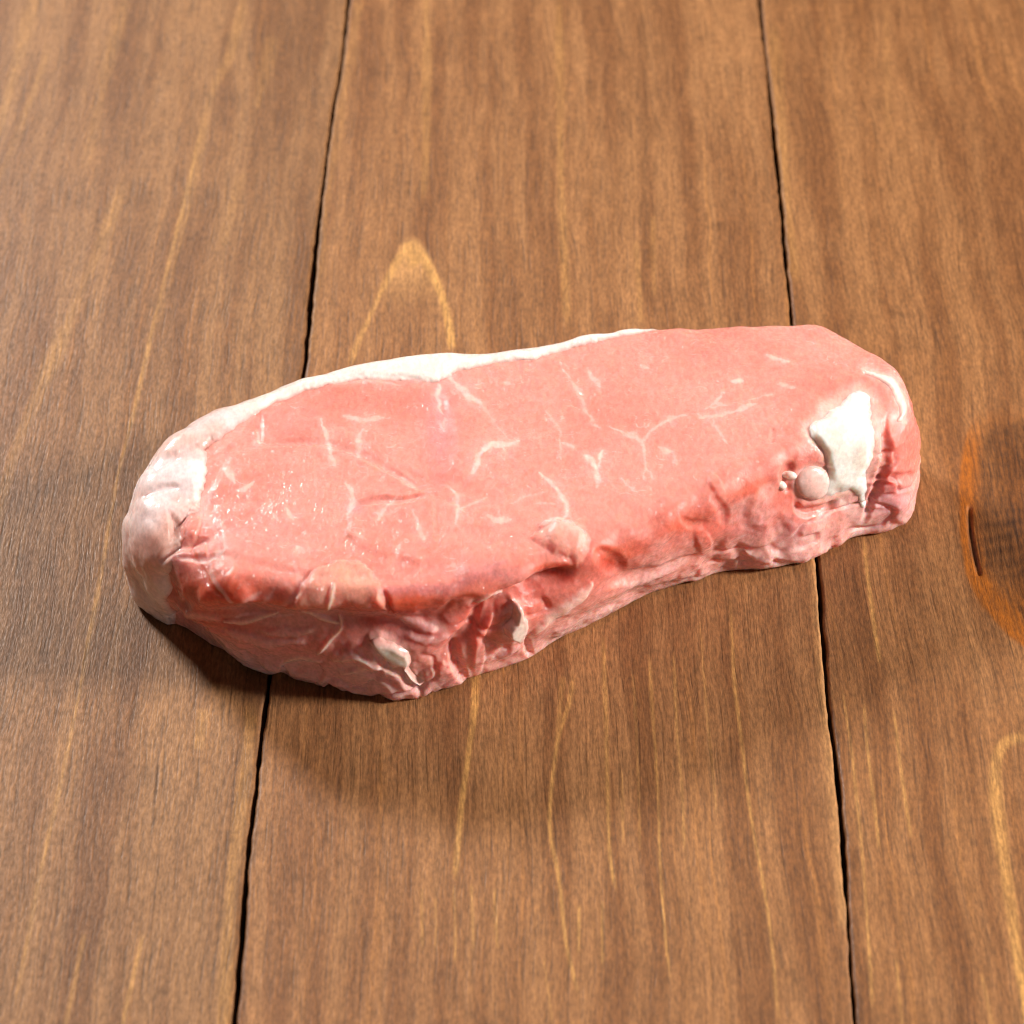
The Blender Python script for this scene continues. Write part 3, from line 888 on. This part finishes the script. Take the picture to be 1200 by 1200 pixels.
def edge_blend(t_, s_, wd):
    """thin edges let the lean show through"""
    f = sm(s_, 0.0, wd)[:, None]
    return colr * (1 - f) + t_ * f


# fat cap: everything outside the lean face, along the back and round the left end
LEAN = [(246, 545), (243, 528), (264, 514), (302, 487), (332, 472), (380, 454), (430, 445), (480, 450), (516, 450), (540, 436), (580, 427), (630, 422),
        (660, 412), (700, 401), (745, 389), (800, 378), (800, 340), (1150, 340), (1150, 600), (800, 640), (500, 720), (300, 700), (240, 690), (205, 655), (215, 630), (212, 612), (232, 600), (240, 575)]
lw = at([a for a, b in LEAN], [b for a, b in LEAN], H)[:, :2] * 5500
Wxy = V[:, :2] * 5500 + 5.0 * Wob
sdl = -poly_sd(Wxy, lw)                       # + outside the lean face
u = np.where(ctv > 20, ctv - NCTL, ctv)       # left end runs negative
win = np.minimum((11.3 - u) * 14, (u + 1.75) * 40 + 10 * fbm(V, 130, 2, 90))
capin = np.minimum(sdl, win)
capin = np.where(ringi > I_FOOT + 7, -50, capin)
lump = 0.5 + 0.5 * fbm(V, (90, 90, 120), 2, 91)
lefty = 1 - sm(u, 2.0, 4.5)
caph = dome(capin, 14, 0.0005, 0.6) + np.clip(capin / 14, 0, 1) * (0.0006 * lump + lefty * 0.0008 * (fbm(V, 80, 2, 92)))
tw = tintf(srgb(250, 236, 226), srgb(243, 222, 214), 90, 93)
tl = tintf(srgb(236, 214, 212), srgb(232, 190, 178), 120, 94)
lt = np.clip(lefty * 0.9 + 0.25 * fbm(V, 80, 2, 95) + 0.35 * blobs([(270, 490, 40, 22, 1), (500, 436, 40, 8, 1), (345, 455, 40, 10, .6)], Qpix), 0, 1)[:, None]
ct_ = tw * (1 - lt) + tl * lt
ct_ = over(ct_, blobs([(178, 650, 26, 34, .8), (200, 615, 20, 20, .5), (160, 600, 16, 30, .3)], Qpix), srgb(233, 164, 144))
ct_ = over(ct_, strokes([([(225, 545), (240, 560), (232, 585)], 22, .9)], Qw), srgb(252, 240, 232))
ct_ = edge_blend(ct_, capin, 7)
shell('fat_cap', capin, caph, fat_mat, ct_, 0.0045, 'white fat strip along the back edge and left end')

# large white fat lump on the right corner, with a smooth bead below it
QL = Qpix + 3.5 * Wob
fld = 0
for x, y, r_ in ((1000, 482, 24), (976, 497, 19), (956, 503, 12), (1008, 508, 22), (996, 524, 22), (1006, 544, 20), (990, 562, 19), (968, 573, 16), (984, 510, 18), (980, 532, 17), (986, 546, 16), (966, 514, 12), (1010, 574, 13), (1012, 592, 9), (1006, 470, 14)):
    fld = fld + np.exp(-((QL[:, 0] - x) ** 2 + (QL[:, 1] - y) ** 2) / r_ ** 2)
sd = (fld - 0.55) * 20
lump_o = shell('fat_lump', sd, -0.0004 + 0.0015 * sm(fld, 0.42, 1.75) + 0.0004 * fbm(V, 130, 2, 101) * sm(fld, .6, 1), fat_mat,
               edge_blend(tintf(srgb(254, 243, 236), srgb(250, 226, 212), 90, 102), sd, 15), label='thick white fat lump on the right corner')
sd = 21 - np.hypot((Qs[:, 0] - 953) / 1.0, (Qs[:, 1] - 566) / 0.98)
shell('fat_bead', sd, -0.0004 + 0.0018 * np.sqrt(np.clip(sd / 21 * (2 - sd / 21), 0, 1)), skin_mat, edge_blend(tintf(srgb(243, 206, 196), srgb(240, 196, 186), 100, 103), sd, 5), label='smooth round pinkish fat bead', parent=lump_o)
for x, y, rx, ry in ((926, 557, 7, 4.5), (918, 570, 5.5, 6)):
    r_ = np.hypot((Qs[:, 0] - x) / rx, (Qs[:, 1] - y) / ry)
    sd = (1 - r_) * 6
    shell('fat_bead', sd, -0.0003 + 0.0014 * np.sqrt(np.clip(sd / 6 * (2 - sd / 6), 0, 1)), fat_mat, tintf(srgb(246, 214, 200), srgb(246, 214, 200), 100, 104), parent=lump_o, margin=-2)


def poly_shell(name, poly, wd, h, mat, ca, cb, rough_h=0.0003, seed=0, q=None, blend=7, **kw):
    s_ = poly_sd(Qw if q is None else q, poly)
    return shell(name, s_, dome(s_, wd, h) + np.clip(s_ / wd, 0, 1) * rough_h * fbm(V, 160, 3, seed), mat, edge_blend(tintf(ca, cb, 140, seed + 1), s_, blend), **kw)


def line_shell(name, pts, wd, h, mat, ca, cb, seed=0, **kw):
    d, t = line_dist(Qw, catmull(pts, 40, False))
    tp = wd * (0.45 + 0.55 * np.sin(np.pi * np.clip(t, 0.05, 0.95)))
    s_ = tp * 0.5 - d
    return shell(name, s_, dome(s_, wd * 0.45, h), mat, edge_blend(tintf(ca, cb, 140, seed), s_, 5), margin=-2.5, **kw)


# white fat shreds on the front
poly_shell('fat_shred', SHRED1,
           6, 0.0012, fat_mat, srgb(250, 238, 226), srgb(238, 216, 196), 0.0003, 122, label='ragged white fat shred low on the front')
poly_shell('fat_shred', SHRED2, 5, 0.0024, fat_mat, srgb(248, 222, 208), srgb(238, 196, 182), 0.0004, 125)
line_shell('fat_strand', [(1014, 434), (1036, 442), (1050, 456), (1057, 478), (1056, 492)], 13, 0.00035, fat_mat, srgb(250, 230, 220), srgb(244, 212, 200), 137)

# the lean body itself; light travels less far inside it right beside the fat
mesh_obj('lean_meat', V, QF, lean_mat, chop, colors=colr, floats={'depth': 0.06 + 0.94 * sm(-NEAR, 2, 26)})
